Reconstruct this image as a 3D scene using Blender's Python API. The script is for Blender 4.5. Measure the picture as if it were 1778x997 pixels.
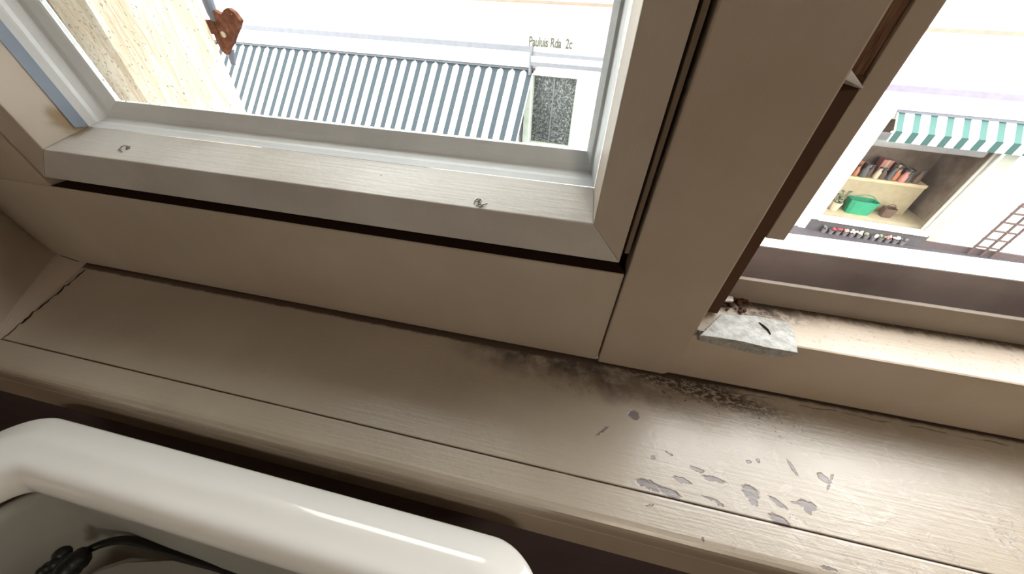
import bpy, bmesh, math, random
from mathutils import Vector, Matrix, noise
random.seed(7)
for o in list(bpy.data.objects): bpy.data.objects.remove(o)
SC = bpy.context.scene
COL = SC.collection

# ------------------------------------------------------------------ camera
W_, H_, FPX = 1778.0, 997.0, 579.3
PITCH, ROLL, YAW = -.7182, .0450, -.1808
CAM = Vector((0, 0, .40))
_cy, _sy, _cp, _sp = math.cos(YAW), math.sin(YAW), math.cos(PITCH), math.sin(PITCH)
FW = Vector((_sy*_cp, _cy*_cp, _sp))
_r0 = Vector((_cy, -_sy, 0)); _u0 = _r0.cross(FW)
RT = math.cos(ROLL)*_r0 + math.sin(ROLL)*_u0
UP = -math.sin(ROLL)*_r0 + math.cos(ROLL)*_u0
cam_d = bpy.data.cameras.new('camera'); cam = bpy.data.objects.new('camera', cam_d); COL.objects.link(cam)
cam_d.sensor_fit = 'HORIZONTAL'; cam_d.sensor_width = 36; cam_d.lens = 36*FPX/W_
cam_d.clip_start = .005; cam_d.clip_end = 200
M3 = Matrix((RT, UP, -FW)).transposed()
cam.matrix_world = Matrix.Translation(CAM) @ M3.to_4x4()
SC.camera = cam

def ray(x, y): return FW + RT*((x-W_/2)/FPX) - UP*((y-H_/2)/FPX)
def onz(x, y, z=0.0):
    d = ray(x, y); return CAM + d*((z-CAM.z)/d.z)
def ony(x, y, Y):
    d = ray(x, y); return CAM + d*(Y/d.y)
# the street front opposite: a plane 8 m away, turned a little
TH = -.08; DIST = 8.0
FN = Vector((-math.sin(TH), math.cos(TH), 0)); FD = Vector((math.cos(TH), math.sin(TH), 0)); FB = FN*(FN.y*DIST)
def fac(x, y, off=0.0):
    d = ray(x, y); t = ((FB-CAM).dot(FN)-off)/d.dot(FN); p = CAM+d*t
    return p.dot(FD)-FB.dot(FD), p.z

# ------------------------------------------------------------------ light
SC.view_settings.view_transform = 'Standard'; SC.view_settings.look = 'None'
SC.view_settings.gamma = 1; SC.view_settings.use_curve_mapping = False
SC.view_settings.exposure = 0.0
world = bpy.data.worlds.new('world'); SC.world = world; world.use_nodes = True
wn = world.node_tree; wn.nodes.clear()
SKY = 9.2
wo = wn.nodes.new('ShaderNodeOutputWorld'); wb = wn.nodes.new('ShaderNodeBackground')
wtc = wn.nodes.new('ShaderNodeTexCoord'); wsx = wn.nodes.new('ShaderNodeSeparateXYZ'); wr = wn.nodes.new('ShaderNodeValToRGB')
wn.links.new(wtc.outputs['Generated'], wsx.inputs[0]); wn.links.new(wsx.outputs[2], wr.inputs[0])
wr.color_ramp.elements[0].position = 0; wr.color_ramp.elements[0].color = (.95, .94, .92, 1)
wr.color_ramp.elements[1].position = 1.0; wr.color_ramp.elements[1].color = (.20, .20, .20, 1)
_e = wr.color_ramp.elements.new(.78); _e.color = (1.0, .985, .96, 1)
_e = wr.color_ramp.elements.new(.90); _e.color = (.48, .48, .47, 1)
wn.links.new(wr.outputs[0], wb.inputs[0]); wb.inputs[1].default_value = SKY
wn.links.new(wb.outputs[0], wo.inputs[0])
def area(name, loc, rot, sx, sy, power, color=(1, 1, 1), portal=False):
    d = bpy.data.lights.new(name, 'AREA'); d.shape = 'RECTANGLE'; d.size = sx; d.size_y = sy; d.energy = power; d.color = color
    o = bpy.data.objects.new(name, d); COL.objects.link(o); o.location = loc; o.rotation_euler = rot
    if portal: d.cycles.is_portal = True
    return o
FILL = 27.0
area('room_fill_light', (.9, -1.8, 1.72), (0, 0, 0), .5, .5, FILL, (1.0, .86, .70))  # unseen fill light added to brighten the room side of the window

# ------------------------------------------------------------------ materials
class NT:
    def __init__(s, name):
        s.m = bpy.data.materials.new(name); s.m.use_nodes = True; s.t = s.m.node_tree
        s.b = s.t.nodes['Principled BSDF']; s.out = s.t.nodes['Material Output']
        g = s.n('ShaderNodeNewGeometry'); s.pos = g.outputs['Position']
    def n(s, t, **k):
        x = s.t.nodes.new(t)
        for a, v in k.items(): setattr(x, a, v)
        return x
    def l(s, a, b): s.t.links.new(a, b)
    def set(s, sock, v):
        if isinstance(v, (int, float)): sock.default_value = v
        elif isinstance(v, (tuple, list)): sock.default_value = tuple(v)+((1,) if len(v) == 3 and sock.type == 'RGBA' else ())
        else: s.l(v, sock)
    def math(s, op, a, b=0.0, c=None, clamp=False):
        x = s.n('ShaderNodeMath', operation=op); x.use_clamp = clamp
        s.set(x.inputs[0], a); s.set(x.inputs[1], b)
        if c is not None: s.set(x.inputs[2], c)
        return x.outputs[0]
    def noise(s, scale, detail=4, rough=.6, stretch=None, vec=None, dist=0):
        x = s.n('ShaderNodeTexNoise'); x.inputs['Scale'].default_value = scale; x.inputs['Detail'].default_value = detail
        x.inputs['Roughness'].default_value = rough; x.inputs['Distortion'].default_value = dist
        v = vec or s.pos
        if stretch:
            mp = s.n('ShaderNodeMapping'); mp.inputs['Scale'].default_value = stretch; s.l(v, mp.inputs[0]); v = mp.outputs[0]
        s.l(v, x.inputs['Vector']); return x.outputs['Fac']
    def ramp(s, v, a, b, lo=0.0, hi=1.0):
        x = s.n('ShaderNodeMapRange'); x.interpolation_type = 'SMOOTHSTEP'
        s.set(x.inputs[0], v); s.set(x.inputs[1], a); s.set(x.inputs[2], b); x.inputs[3].default_value = lo; x.inputs[4].default_value = hi
        return x.outputs[0]
    def mix(s, f, a, b):
        x = s.n('ShaderNodeMix', data_type='RGBA'); s.set(x.inputs[0], f); s.set(x.inputs[6], a); s.set(x.inputs[7], b); return x.outputs[2]
    def xyz(s, v=None):
        x = s.n('ShaderNodeSeparateXYZ'); s.l(v or s.pos, x.inputs[0]); return x.outputs
    def bump(s, h, strength=.3, dist=.001):
        x = s.n('ShaderNodeBump'); x.inputs['Strength'].default_value = strength; x.inputs['Distance'].default_value = dist
        s.l(h, x.inputs['Height']); s.l(x.outputs[0], s.b.inputs['Normal'])
    def fin(s, color, rough=.5, spec=.5, metal=0.0):
        s.set(s.b.inputs['Base Color'], color); s.set(s.b.inputs['Roughness'], rough); s.b.inputs['Specular IOR Level'].default_value = spec
        s.b.inputs['Metallic'].default_value = metal; return s.m
    def blob(s, cx, cy, rx, ry, ang, vec, soft=.35):
        mp = s.n('ShaderNodeMapping', vector_type='TEXTURE')
        mp.inputs['Location'].default_value = (cx, cy, 0); mp.inputs['Rotation'].default_value = (0, 0, ang); mp.inputs['Scale'].default_value = (rx, ry, 1)
        s.l(vec, mp.inputs[0])
        q = s.n('ShaderNodeVectorMath', operation='MULTIPLY'); s.l(mp.outputs[0], q.inputs[0]); q.inputs[1].default_value = (1, 1, 0)
        ln = s.n('ShaderNodeVectorMath', operation='LENGTH'); s.l(q.outputs[0], ln.inputs[0])
        return s.ramp(ln.outputs['Value'], 1.0+soft, 1.0-soft)
    def warp(s, scale, amt):
        nz = s.n('ShaderNodeTexNoise'); nz.inputs['Scale'].default_value = scale; nz.inputs['Detail'].default_value = 3; s.l(s.pos, nz.inputs['Vector'])
        a = s.n('ShaderNodeVectorMath', operation='SUBTRACT'); s.l(nz.outputs['Color'], a.inputs[0]); a.inputs[1].default_value = (.5, .5, .5)
        b = s.n('ShaderNodeVectorMath', operation='SCALE'); s.l(a.outputs[0], b.inputs[0]); b.inputs['Scale'].default_value = amt
        c = s.n('ShaderNodeVectorMath', operation='ADD'); s.l(s.pos, c.inputs[0]); s.l(b.outputs[0], c.inputs[1]); return c.outputs[0]

def paint(name, c1, c2, rough=.45, grain=(40, 400, 40), bump=.25, speck=0.0, speckc=(.12, .08, .05), stain=None):
    k = NT(name)
    base = k.mix(k.ramp(k.noise(6, 5), .35, .65), c1, c2)
    if stain:
        d = k.n('ShaderNodeVectorMath', operation='DISTANCE'); k.l(k.warp(60, .02), d.inputs[0]); d.inputs[1].default_value = stain
        base = k.mix(k.math('MULTIPLY', k.ramp(d.outputs['Value'], .026, .008), .75), base, (.22, .14, .05))
    if speck:
        base = k.mix(k.ramp(k.noise(150, 3, .5), speck, speck+.06), base, speckc)
    g = k.noise(1, 3, .6, stretch=grain)
    g2 = k.noise(90, 3)
    k.bump(k.math('ADD', g, g2), bump, .0006)
    return k.fin(base, rough)
def plain(name, c, rough=.6, spec=.4, metal=0.0):
    k = NT(name); n = k.ramp(k.noise(8, 4), .3, .7)
    c2 = tuple(v*.86 for v in c)
    return k.fin(k.mix(n, c2, c), rough, spec, metal)

CREAM = (.50, .435, .355); CREAM2 = (.46, .395, .315)
M = {}
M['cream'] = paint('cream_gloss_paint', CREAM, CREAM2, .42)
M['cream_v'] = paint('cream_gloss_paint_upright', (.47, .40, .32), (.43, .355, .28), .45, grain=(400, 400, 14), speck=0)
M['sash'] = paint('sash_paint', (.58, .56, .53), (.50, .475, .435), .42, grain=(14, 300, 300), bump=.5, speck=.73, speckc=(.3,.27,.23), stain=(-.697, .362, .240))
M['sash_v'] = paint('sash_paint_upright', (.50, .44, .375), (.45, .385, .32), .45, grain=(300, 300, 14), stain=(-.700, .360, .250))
M['white_bead'] = paint('white_bead_paint', (.86, .90, .93), (.78, .83, .86), .3, grain=(20, 300, 300))
M['seal'] = paint('grey_putty', (.84, .89, .92), (.74, .79, .82), .4, grain=(20, 200, 200), bump=.5)
M['gap'] = plain('dark_rebate', (.035, .018, .012), .9, .1)  # plain dark colour for gaps, rebates and cracks
M['groove'] = plain('dirty_groove_paint', (.20, .155, .11), .7, .2)
M['wall'] = paint('room_wall_paint', (.50, .43, .36), (.47, .40, .33), .8, grain=(60, 60, 60))
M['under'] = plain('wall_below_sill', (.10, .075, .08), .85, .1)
M['floor'] = plain('floor_boards', (.16, .10, .06), .6)
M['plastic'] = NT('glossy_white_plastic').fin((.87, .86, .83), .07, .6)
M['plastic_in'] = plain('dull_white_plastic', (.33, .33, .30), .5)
M['black'] = plain('black_rubber', (.004, .004, .004), .45)
M['outerwhite'] = plain('outside_frame_white', (.85, .85, .85), .5)

# rebate wood (unpainted strip)
k = NT('bare_rebate_wood')
k.bump(k.noise(1, 4, .6, stretch=(300, 300, 12)), .5, .001)
M['barewood'] = k.fin(k.mix(k.ramp(k.noise(1, 5, .7, stretch=(160, 160, 14)), .35, .65), (.085, .038, .022), (.22, .125, .075)), .7, .2)

# glass: clear, with a little dust near the left edge
def glass(name, dust=0.0, gr=.02):
    m = bpy.data.materials.new(name); m.use_nodes = True; t = m.node_tree; t.nodes.clear()
    o = t.nodes.new('ShaderNodeOutputMaterial'); tr = t.nodes.new('ShaderNodeBsdfTransparent'); gl = t.nodes.new('ShaderNodeBsdfGlossy')
    tr.inputs[0].default_value = (.95, .97, .96, 1); gl.inputs['Roughness'].default_value = gr
    lw = t.nodes.new('ShaderNodeLayerWeight'); lw.inputs[0].default_value = .5
    pw = t.nodes.new('ShaderNodeMath'); pw.operation = 'POWER'; t.links.new(lw.outputs['Facing'], pw.inputs[0]); pw.inputs[1].default_value = 5
    fr = t.nodes.new('ShaderNodeMath'); fr.operation = 'MULTIPLY_ADD'; t.links.new(pw.outputs[0], fr.inputs[0]); fr.inputs[1].default_value = .5; fr.inputs[2].default_value = .03
    mx = t.nodes.new('ShaderNodeMixShader'); t.links.new(fr.outputs[0], mx.inputs[0]); t.links.new(tr.outputs[0], mx.inputs[1]); t.links.new(gl.outputs[0], mx.inputs[2])
    last = mx
    if dust:
        g = t.nodes.new('ShaderNodeNewGeometry'); n1 = t.nodes.new('ShaderNodeTexNoise'); n1.inputs['Scale'].default_value = 220; n1.inputs['Detail'].default_value = 3
        t.links.new(g.outputs['Position'], n1.inputs['Vector'])
        sx = t.nodes.new('ShaderNodeSeparateXYZ'); t.links.new(g.outputs['Position'], sx.inputs[0])
        a = t.nodes.new('ShaderNodeMapRange'); t.links.new(sx.outputs[0], a.inputs[0]); a.inputs[1].default_value = -.63; a.inputs[2].default_value = -.46; a.inputs[3].default_value = .06; a.inputs[4].default_value = .0
        b = t.nodes.new('ShaderNodeMath'); b.operation = 'ADD'; t.links.new(n1.outputs[0], b.inputs[0]); t.links.new(a.outputs[0], b.inputs[1])
        c = t.nodes.new('ShaderNodeMapRange'); c.interpolation_type = 'SMOOTHSTEP'; t.links.new(b.outputs[0], c.inputs[0]); c.inputs[1].default_value = .69; c.inputs[2].default_value = .76; c.inputs[4].default_value = dust
        df = t.nodes.new('ShaderNodeBsdfDiffuse'); df.inputs[0].default_value = (.75, .73, .70, 1)
        m2 = t.nodes.new('ShaderNodeMixShader'); t.links.new(c.outputs[0], m2.inputs[0]); t.links.new(mx.outputs[0], m2.inputs[1]); t.links.new(df.outputs[0], m2.inputs[2]); last = m2
    t.links.new(last.outputs[0], o.inputs[0]); return m
M['glass'] = glass('dusty_window_glass', .6)
M['shopglass'] = glass('shop_glass')
M['rippled'] = glass('rippled_old_glass', 0, .5)

# ---- the sill: worn cream paint, mould along the joint, flaked patches
def seg_blob(x0, y0, x1, y1, thick, z=0.0):
    a = onz(x0, y0, z); b = onz(x1, y1, z); c = (a+b)/2
    dx, dy = x1-x0, y1-y0; L = math.hypot(dx, dy) or 1
    mx, my = (x0+x1)/2-dy/L*thick/2, (y0+y1)/2+dx/L*thick/2
    p = onz(mx, my, z); d = b-a
    ax = d.normalized(); w = p-c; perp = abs(w.x*-ax.y + w.y*ax.x)
    return c.x, c.y, max(d.length/2, .0005), max(perp, .0005), math.atan2(d.y, d.x)
CHIPS = [(1105, 836, 1150, 850, 15), (1140, 848, 1182, 864, 13), (1168, 829, 1200, 840, 9), (1198, 812, 1222, 819, 7), (1220, 828, 1260, 838, 8),
         (1288, 850, 1318, 862, 22), (1300, 866, 1316, 876, 12), (1334, 862, 1366, 885, 8), (1372, 872, 1390, 874, 5), (1386, 872, 1418, 884, 15), (1396, 882, 1408, 892, 8),
         (1335, 896, 1372, 914, 15), (1092, 714, 1108, 726, 15), (1034, 757, 1056, 741, 4), (1130, 793, 1137, 797, 6), (1368, 800, 1385, 826, 5), (1420, 824, 1438, 836, 11),
         (1436, 852, 1446, 824, 5), (1296, 801, 1304, 802, 5), (1313, 800, 1320, 801, 5), (1155, 784, 1168, 790, 3), (1218, 861, 1250, 872, 5), (1240, 868, 1256, 880, 7),
         (1218, 936, 1224, 940, 7), (1425, 985, 1455, 992, 8), (1120, 880, 1134, 876, 4)]
k = NT('worn_windowsill_paint')
base = k.mix(k.ramp(k.noise(5, 5), .35, .65), (.43, .375, .30), (.38, .33, .26))
X, Y, Z = k.xyz()
wv = k.warp(260, .006)
# scuffs on the right-hand half
sc = k.math('MULTIPLY', k.ramp(k.noise(170, 5, .7), .58, .68), k.ramp(X, .10, .28, 0, .8))
base = k.mix(sc, base, (.36, .32, .29))
sc2 = k.math('MULTIPLY', k.ramp(k.noise(34, 4, .6, dist=1.5), .54, .62), k.ramp(X, .12, .28, 0, .22))
base = k.mix(sc2, base, (.56, .53, .50))
ln_ = k.math('MULTIPLY', k.ramp(k.math('ABSOLUTE', k.math('SUBTRACT', k.noise(30, 4, .6, dist=1.2), .5)), .011, .004), k.ramp(k.noise(17, 3), .54, .60))
ln_ = k.math('MULTIPLY', ln_, k.math('MULTIPLY', k.ramp(X, .13, .24, 0, .6), k.ramp(Y, .26, .20)))
base = k.mix(ln_, base, (.17, .14, .12))
# mould haze beside the joint
hz = k.blob(.02, .305, .135, .032, -.10, k.warp(14, .06), .6)
hz = k.math('MULTIPLY', hz, k.ramp(k.noise(28, 5, .7), .25, .60, 0, .95))
base = k.mix(hz, base, (.05, .038, .036))
hz2 = k.blob(.07, .280, .11, .020, .0, k.warp(30, .04), .6)
base = k.mix(k.math('MULTIPLY', hz2, k.ramp(k.noise(45, 5, .7), .45, .65, 0, .6)), base, (.20, .12, .075))
# dark speckles
sp = k.blob(.205, .306, .105, .018, -.16, k.warp(20, .02), .5)
sp = k.math('MULTIPLY', sp, k.ramp(k.noise(1, 5, .75, stretch=(110, 200, 100)), .43, .52))
base = k.mix(sp, base, (.045, .022, .014))
spb = k.blob(.22, .290, .115, .026, -.16, k.warp(20, .02), .5)
base = k.mix(k.math('MULTIPLY', spb, k.ramp(k.noise(150, 3, .6), .62, .67)), base, (.12, .05, .025))
# dirt line along the back joint, with contact shade painted in at the left
jb = k.math('MULTIPLY', k.ramp(k.math('ABSOLUTE', k.math('SUBTRACT', X, .06)), .28, .12), k.ramp(k.math('ADD', Y, k.math('MULTIPLY', k.noise(38, 5, .8), .022)), .3185, .3290))
base = k.mix(k.math('MULTIPLY', jb, .9), base, (.03, .018, .014))
jl = k.ramp(k.math('ADD', k.math('ADD', Y, k.ramp(X, -.05, .15, .0085, 0)), k.math('MULTIPLY', k.noise(60, 4, .7), .008)), .3185, .3240)
base = k.mix(jl, base, (.06, .035, .022))
jl2 = k.math('MULTIPLY', k.ramp(k.math('ABSOLUTE', k.math('SUBTRACT', k.math('ADD', Y, k.math('MULTIPLY', k.noise(22, 3, .6), .012)), .3165)), .0013, .0003), k.math('MULTIPLY', k.ramp(X, .2, .3), k.ramp(k.noise(30, 3), .42, .56)))
base = k.mix(jl2, base, (.15, .10, .07))
# brown line beside the board joint
cl = k.math('MULTIPLY', k.ramp(k.math('ABSOLUTE', k.math('SUBTRACT', Y, .1553)), .0014, .0006), k.ramp(k.noise(12, 3), .35, .5, .2, .9))
base = k.mix(cl, base, (.13, .075, .035))
wv2 = wv
chip = None
for c in CHIPS:
    b = k.blob(*seg_blob(*c), wv2, .22)
    chip = b if chip is None else k.math('MAXIMUM', chip, b)
base = k.mix(chip, base, (.15, .12, .115))
h = k.math('ADD', k.math('ADD', k.math('MULTIPLY', k.noise(1, 3, .6, stretch=(14, 300, 40)), .8), k.noise(90, 4)), k.math('MULTIPLY', chip, -1.6))
h = k.math('ADD', h, k.math('MULTIPLY', sc2, .8))
k.bump(h, .45, .0007)
M['sill'] = k.fin(base, k.ramp(k.noise(8, 4), .3, .7, .28, .36), .8)

# right-hand lower frame: clean face, grime at the back of its top
k = NT('lower_frame_paint_with_grime')
X, Y, Z = k.xyz()
base = k.mix(k.ramp(k.noise(8, 5), .35, .65), (.50, .425, .34), (.455, .38, .29))
cb_ = k.math('MULTIPLY', k.blob(.235, .388, .085, .024, -.1, k.warp(40, .02), .5), k.ramp(k.noise(60, 5, .8), .40, .55, 0, .95))
base = k.mix(cb_, base, (.035, .02, .018))
g = k.math('MULTIPLY', k.ramp(k.math('ADD', Y, k.math('MULTIPLY', k.noise(70, 5, .8), .03)), .392, .408), k.ramp(Y, .4, .396))
base = k.mix(g, base, (.055, .035, .022))
sp = k.math('MULTIPLY', k.ramp(k.noise(160, 4, .7), .57, .64), k.math('MULTIPLY', k.ramp(Y, .322, .33), k.ramp(Y, .398, .394)))
base = k.mix(k.math('MULTIPLY', sp, .6), base, (.30, .22, .15))
k.bump(k.math('ADD', k.noise(1, 3, .6, stretch=(14, 300, 300)), k.noise(110, 4)), .45, .0007)
M['rframe'] = k.fin(base, .38)
M['riser'] = paint('riser_paint', (.36, .31, .25), (.30, .25, .21), .5, grain=(14, 200, 200))
M['riser2'] = paint('weathered_grey_rail', (.42, .375, .385), (.30, .26, .27), .6, grain=(9, 300, 200), bump=.6)

# ------------------------------------------------------------------ mesh helpers
def link(name, bm, mat, parent=None, smooth=False):
    me = bpy.data.meshes.new(name); bmesh.ops.recalc_face_normals(bm, faces=bm.faces); bm.to_mesh(me); bm.free()
    for m in (mat if isinstance(mat, (list, tuple)) else [mat]): me.materials.append(m)
    if smooth:
        for p in me.polygons: p.use_smooth = True
    o = bpy.data.objects.new(name, me); COL.objects.link(o)
    if parent: o.parent = parent
    return o
def tag(o, label=None, cat=None, group=None, kind=None):
    if label: o['label'] = label
    if cat: o['category'] = cat
    if group: o['group'] = group
    if kind: o['kind'] = kind
    return o
def empty(name, loc=(0, 0, 0), rz=0.0):
    o = bpy.data.objects.new(name, None); COL.objects.link(o); o.location = loc; o.rotation_euler = (0, 0, rz); o.empty_display_size = .05
    return o
def box(bm, x0, x1, y0, y1, z0, z1, bev=0.0, seg=2):
    vs = [bm.verts.new(p) for p in ((x0, y0, z0), (x1, y0, z0), (x1, y1, z0), (x0, y1, z0), (x0, y0, z1), (x1, y0, z1), (x1, y1, z1), (x0, y1, z1))]
    fs = [bm.faces.new([vs[i] for i in f]) for f in ((0, 3, 2, 1), (4, 5, 6, 7), (0, 1, 5, 4), (1, 2, 6, 5), (2, 3, 7, 6), (3, 0, 4, 7))]
    if bev:
        es = list({e for f in fs for e in f.edges})
        bmesh.ops.bevel(bm, geom=es, offset=bev, segments=seg, profile=.5, affect='EDGES')
def prism(bm, pts, ext, bev=0.0):
    """closed outline pts (3d), extruded by vector ext"""
    a = [bm.verts.new(p) for p in pts]; b = [bm.verts.new(Vector(p)+Vector(ext)) for p in pts]; n = len(pts)
    fs = [bm.faces.new(a), bm.faces.new(b[::-1])]
    for i in range(n): fs.append(bm.faces.new((a[i], b[i], b[(i+1) % n], a[(i+1) % n])))
    if bev:
        es = list({e for f in fs for e in f.edges})
        bmesh.ops.bevel(bm, geom=es, offset=bev, segments=2, profile=.5, affect='EDGES')
def sweep(bm, profs, closed=False, caps=True):
    rings = [[bm.verts.new(p) for p in pr] for pr in profs]; n = len(rings[0]); m = len(rings)
    for i in range(m if closed else m-1):
        a, b = rings[i], rings[(i+1) % m]
        for j in range(n): bm.faces.new((a[j], b[j], b[(j+1) % n], a[(j+1) % n]))
    if caps and not closed: bm.faces.new(rings[0]); bm.faces.new(rings[-1][::-1])
def tube(bm, pts, rad, n=10):
    pts = [Vector(p) for p in pts]; profs = []
    for i, p in enumerate(pts):
        t = (pts[min(i+1, len(pts)-1)]-pts[max(i-1, 0)]).normalized()
        a = t.orthogonal() if i == 0 else (profs_a - t*profs_a.dot(t)); a.normalize(); profs_a = a
        b = t.cross(a); r = rad[i] if isinstance(rad, (list, tuple)) else rad
        profs.append([p+(a*math.cos(2*math.pi*j/n)+b*math.sin(2*math.pi*j/n))*r for j in range(n)])
    sweep(bm, profs)
def spline(pts, sub=6):
    P = [Vector(p) for p in pts]; out = []
    for i in range(len(P)-1):
        p0, p1, p2, p3 = P[max(i-1, 0)], P[i], P[i+1], P[min(i+2, len(P)-1)]
        for s in range(sub):
            t = s/sub; out.append(.5*((2*p1)+(p2-p0)*t+(2*p0-5*p1+4*p2-p3)*t*t+(3*p1-p0-3*p2+p3)*t**3))
    return out+[P[-1]]
def B(name, mat, *boxes, parent=None, bev=0.0, smooth=False):
    bm = bmesh.new()
    for b in boxes: box(bm, *b, bev=bev)
    return link(name, bm, mat, parent, smooth)
def bevmod(o, w, seg=3):
    m = o.modifiers.new('bevel', 'BEVEL'); m.width = w; m.segments = seg; m.limit_method = 'ANGLE'; m.angle_limit = math.radians(30); return o

TOP = 1.30      # height of the window openings above the sill
TOPL = .76      # left sash cut low out of view, to let less light onto the sill
JY = .32        # plane of the window frames

# ------------------------------------------------------------------ room shell
XR = 1.25
def lean(x0, x1, z0, z1, z): return x0+(x1-x0)*(z-z0)/(z1-z0)
# wall with the window opening; the left reveal is splayed
bm = bmesh.new()
box(bm, -2.6, 2.6, .158, .62, -3.3, -.045)
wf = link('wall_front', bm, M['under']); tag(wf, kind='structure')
bm = bmesh.new()
# left reveal block: inner corner (-.777,.155), back corner near the frame
def rev(z):
    back = -.868-.062*min(max(z, 0)/.012, 1)-.030*(1-math.exp(-max(z-.012, 0)*25))
    return (-.777-.05*min(max(z, 0), .4), .155), (back, .335)
zs = [-.045, 0, .003, .006, .009, .012, .02, .03, .045, .06, .08, .1, .14, .2, .3, .4, .8, TOP+.25]
prof = []
for z in zs:
    a, b = rev(z); nn_ = 10
    prof.append([(a[0]+(b[0]-a[0])*(t/nn_)**1.0, a[1]+(b[1]-a[1])*t/nn_, z) for t in range(nn_+1)]+[(b[0], .60, z), (-2.6, .60, z), (-2.6, .155, z)])
sweep(bm, prof)
tag(link('wall_left_of_window', bm, M['wall']), kind='structure').name = 'wall_left'
B_ = B('wall_right', M['wall'], (XR, 2.6, .155, .60, -.045, TOP+.25)); tag(B_, kind='structure')
tag(B('wall_above', M['wall'], (-2.6, 2.6, .155, .60, TOP, 1.9)), kind='structure')
tag(B('wall_side', M['wall'], (-2.7, -2.6, -3.6, .62, -.9, 1.9)), kind='structure')
tag(B('wall_far_side', M['wall'], (2.6, 2.7, -3.6, .62, -.9, 1.9)), kind='structure')
tag(B('wall_back', M['wall'], (-2.7, 2.7, -3.7, -3.6, -.9, 1.9)), kind='structure')
tag(B('floor', M['floor'], (-2.7, 2.7, -3.7, .16, -1.0, -.9)), kind='structure')
tag(B('ceiling', M['wall'], (-2.7, 2.7, -3.7, .62, 1.9, 2.0)), kind='structure')

for f in bpy.data.objects['wall_left'].data.polygons:
    if f.normal.x > .3 and f.normal.y < .2: f.use_smooth = True
bm = bmesh.new()
tube(bm, [(rev(z)[1][0]+.0045+.0012*noise.noise(Vector((z*60, 0, 0))), JY-.0008, z) for z in [.002+.004*i for i in range(60)]], [.0022*(.6+.7*abs(noise.noise(Vector((i*.6, 2, 0))))) for i in range(60)], 6)
tube(bm, [Vector(onz(2+i*6.1, 590-i*5.05+5*noise.noise(Vector((i*.7, 1, 3))), .0004)) for i in range(25)], [.0013*(.25+1.8*abs(noise.noise(Vector((i*.8, 7, 0))))) for i in range(25)], 6)
tag(link('corner_crack', bm, M['gap']), kind='structure').name = 'trim_6'
# ------------------------------------------------------------------ windowsill, two boards
bm = bmesh.new()
prism(bm, [(-.60-.18, .1562, -.03), (-.882, .325, -.03), (XR, .325, -.03), (XR, .1562, -.03)], (0, 0, .03), .0012)
o = link('trim_1', bm, M['sill']); tag(o, kind='structure')
bm = bmesh.new()   # rounded nosing board
pr = []
N = 6; r1 = .006; x0, x1 = -1.5, 1.6
sec = [(.1549, 0), (.1549, -.030), (.124, -.036)]
for i in range(N+1):
    a = math.radians(180+90-90*i/N*1.0)
    sec.append((.122+.006*math.cos(a), -.030+.006*math.sin(a)))
sec = [(.1549, -.0004), (.1549, -.036), (.124, -.036), (.119, -.034), (.1165, -.030), (.1155, -.012), (.1158, -.006), (.1175, -.0025), (.1205, -.0008), (.125, 0), (.153, 0)]
xs = [x0+(x1-x0)*i/120 for i in range(121)]
for x in xs:
    w = .0006*noise.noise(Vector((x*9, 3.1, 0)))
    pr.append([(x, y+(w if y < .15 else .0004*noise.noise(Vector((x*40, 1, 0)))), z) for y, z in sec])
sweep(bm, pr)
o = link('trim_2', bm, M['sill'], smooth=False); tag(o, kind='structure')

tag(B('trim_5', paint('apron_paint', (.40, .34, .265), (.34, .285, .215), .55, grain=(12, 200, 200)), (-2.6, 2.6, .1175, .157, -.100, -.0355), bev=.002), kind='structure')

# ------------------------------------------------------------------ left window: fixed frame and sash
win1 = tag(empty('window_1', (-.35, JY, 0)), kind='structure')
def ch(o, p=win1):
    o.parent = p; o.matrix_parent_inverse = Matrix.Translation(-Vector(p.location)) if p.rotation_euler.z == 0 else p.matrix_basis.inverted(); return o
# bottom rail of the fixed frame
bm = bmesh.new(); prism(bm, [(-.99, JY, .0015), (.0722, JY, .0015), (.0722, JY, .1620), (-.99, JY, .1620)], (0, .025, 0), .0018)
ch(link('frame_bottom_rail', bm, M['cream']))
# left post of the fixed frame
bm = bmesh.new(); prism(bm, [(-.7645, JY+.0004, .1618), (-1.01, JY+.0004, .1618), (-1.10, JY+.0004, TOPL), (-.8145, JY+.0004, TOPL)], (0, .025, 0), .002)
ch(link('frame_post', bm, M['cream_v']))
ch(B('frame_rebate', M['gap'], (-1.1, .079, JY+.022, JY+.05, .03, .21), (-1.1, -.80, JY+.024, JY+.06, .2, TOP), (.045, .079, JY+.022, JY+.05, .2, TOP)))
# sash: mitred members, profile read across the section  (y, left x, right x, bottom z)
def leftx(p0, p1, Yp):
    a, b = ony(*p0, Yp), ony(*p1, Yp); return a, b
Y2, Y3, Y4 = .372, .393, .401
def zb(p, q, Yp): return (ony(*p, Yp).z+ony(*q, Yp).z)/2
z2 = zb((300, 235), (900, 312), Y2); z3 = zb((300, 213), (900, 287), Y3); z4 = zb((300, 184), (900, 252), Y4)
xl2 = ony(90, 134, Y2).x; xl3 = ony(120, 104, Y3).x; xl4 = ony(143, 88, Y4).x
xr2 = .0215; xr3 = ony(1070, 75, Y3).x; xr4 = ony(1048, 100, Y4).x
print('RINGS', z2, z3, z4, xl2, xl3, xl4, xr3, xr4)
SK = .05      # how far the left stile leans over its height
RG = dict(outer=(JY, -.7575, .0625, .1775), arris=(JY, -.7105, .0255, .2215), r2=(Y2, xl2, xr2, z2), r3=(Y3, xl3, xr3, z3), g=(Y4, xl4, xr4, z4),
          gb=(.412, xl4, xr4, z4), ob=(.425, -.7575, .0625, .1775))
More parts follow.
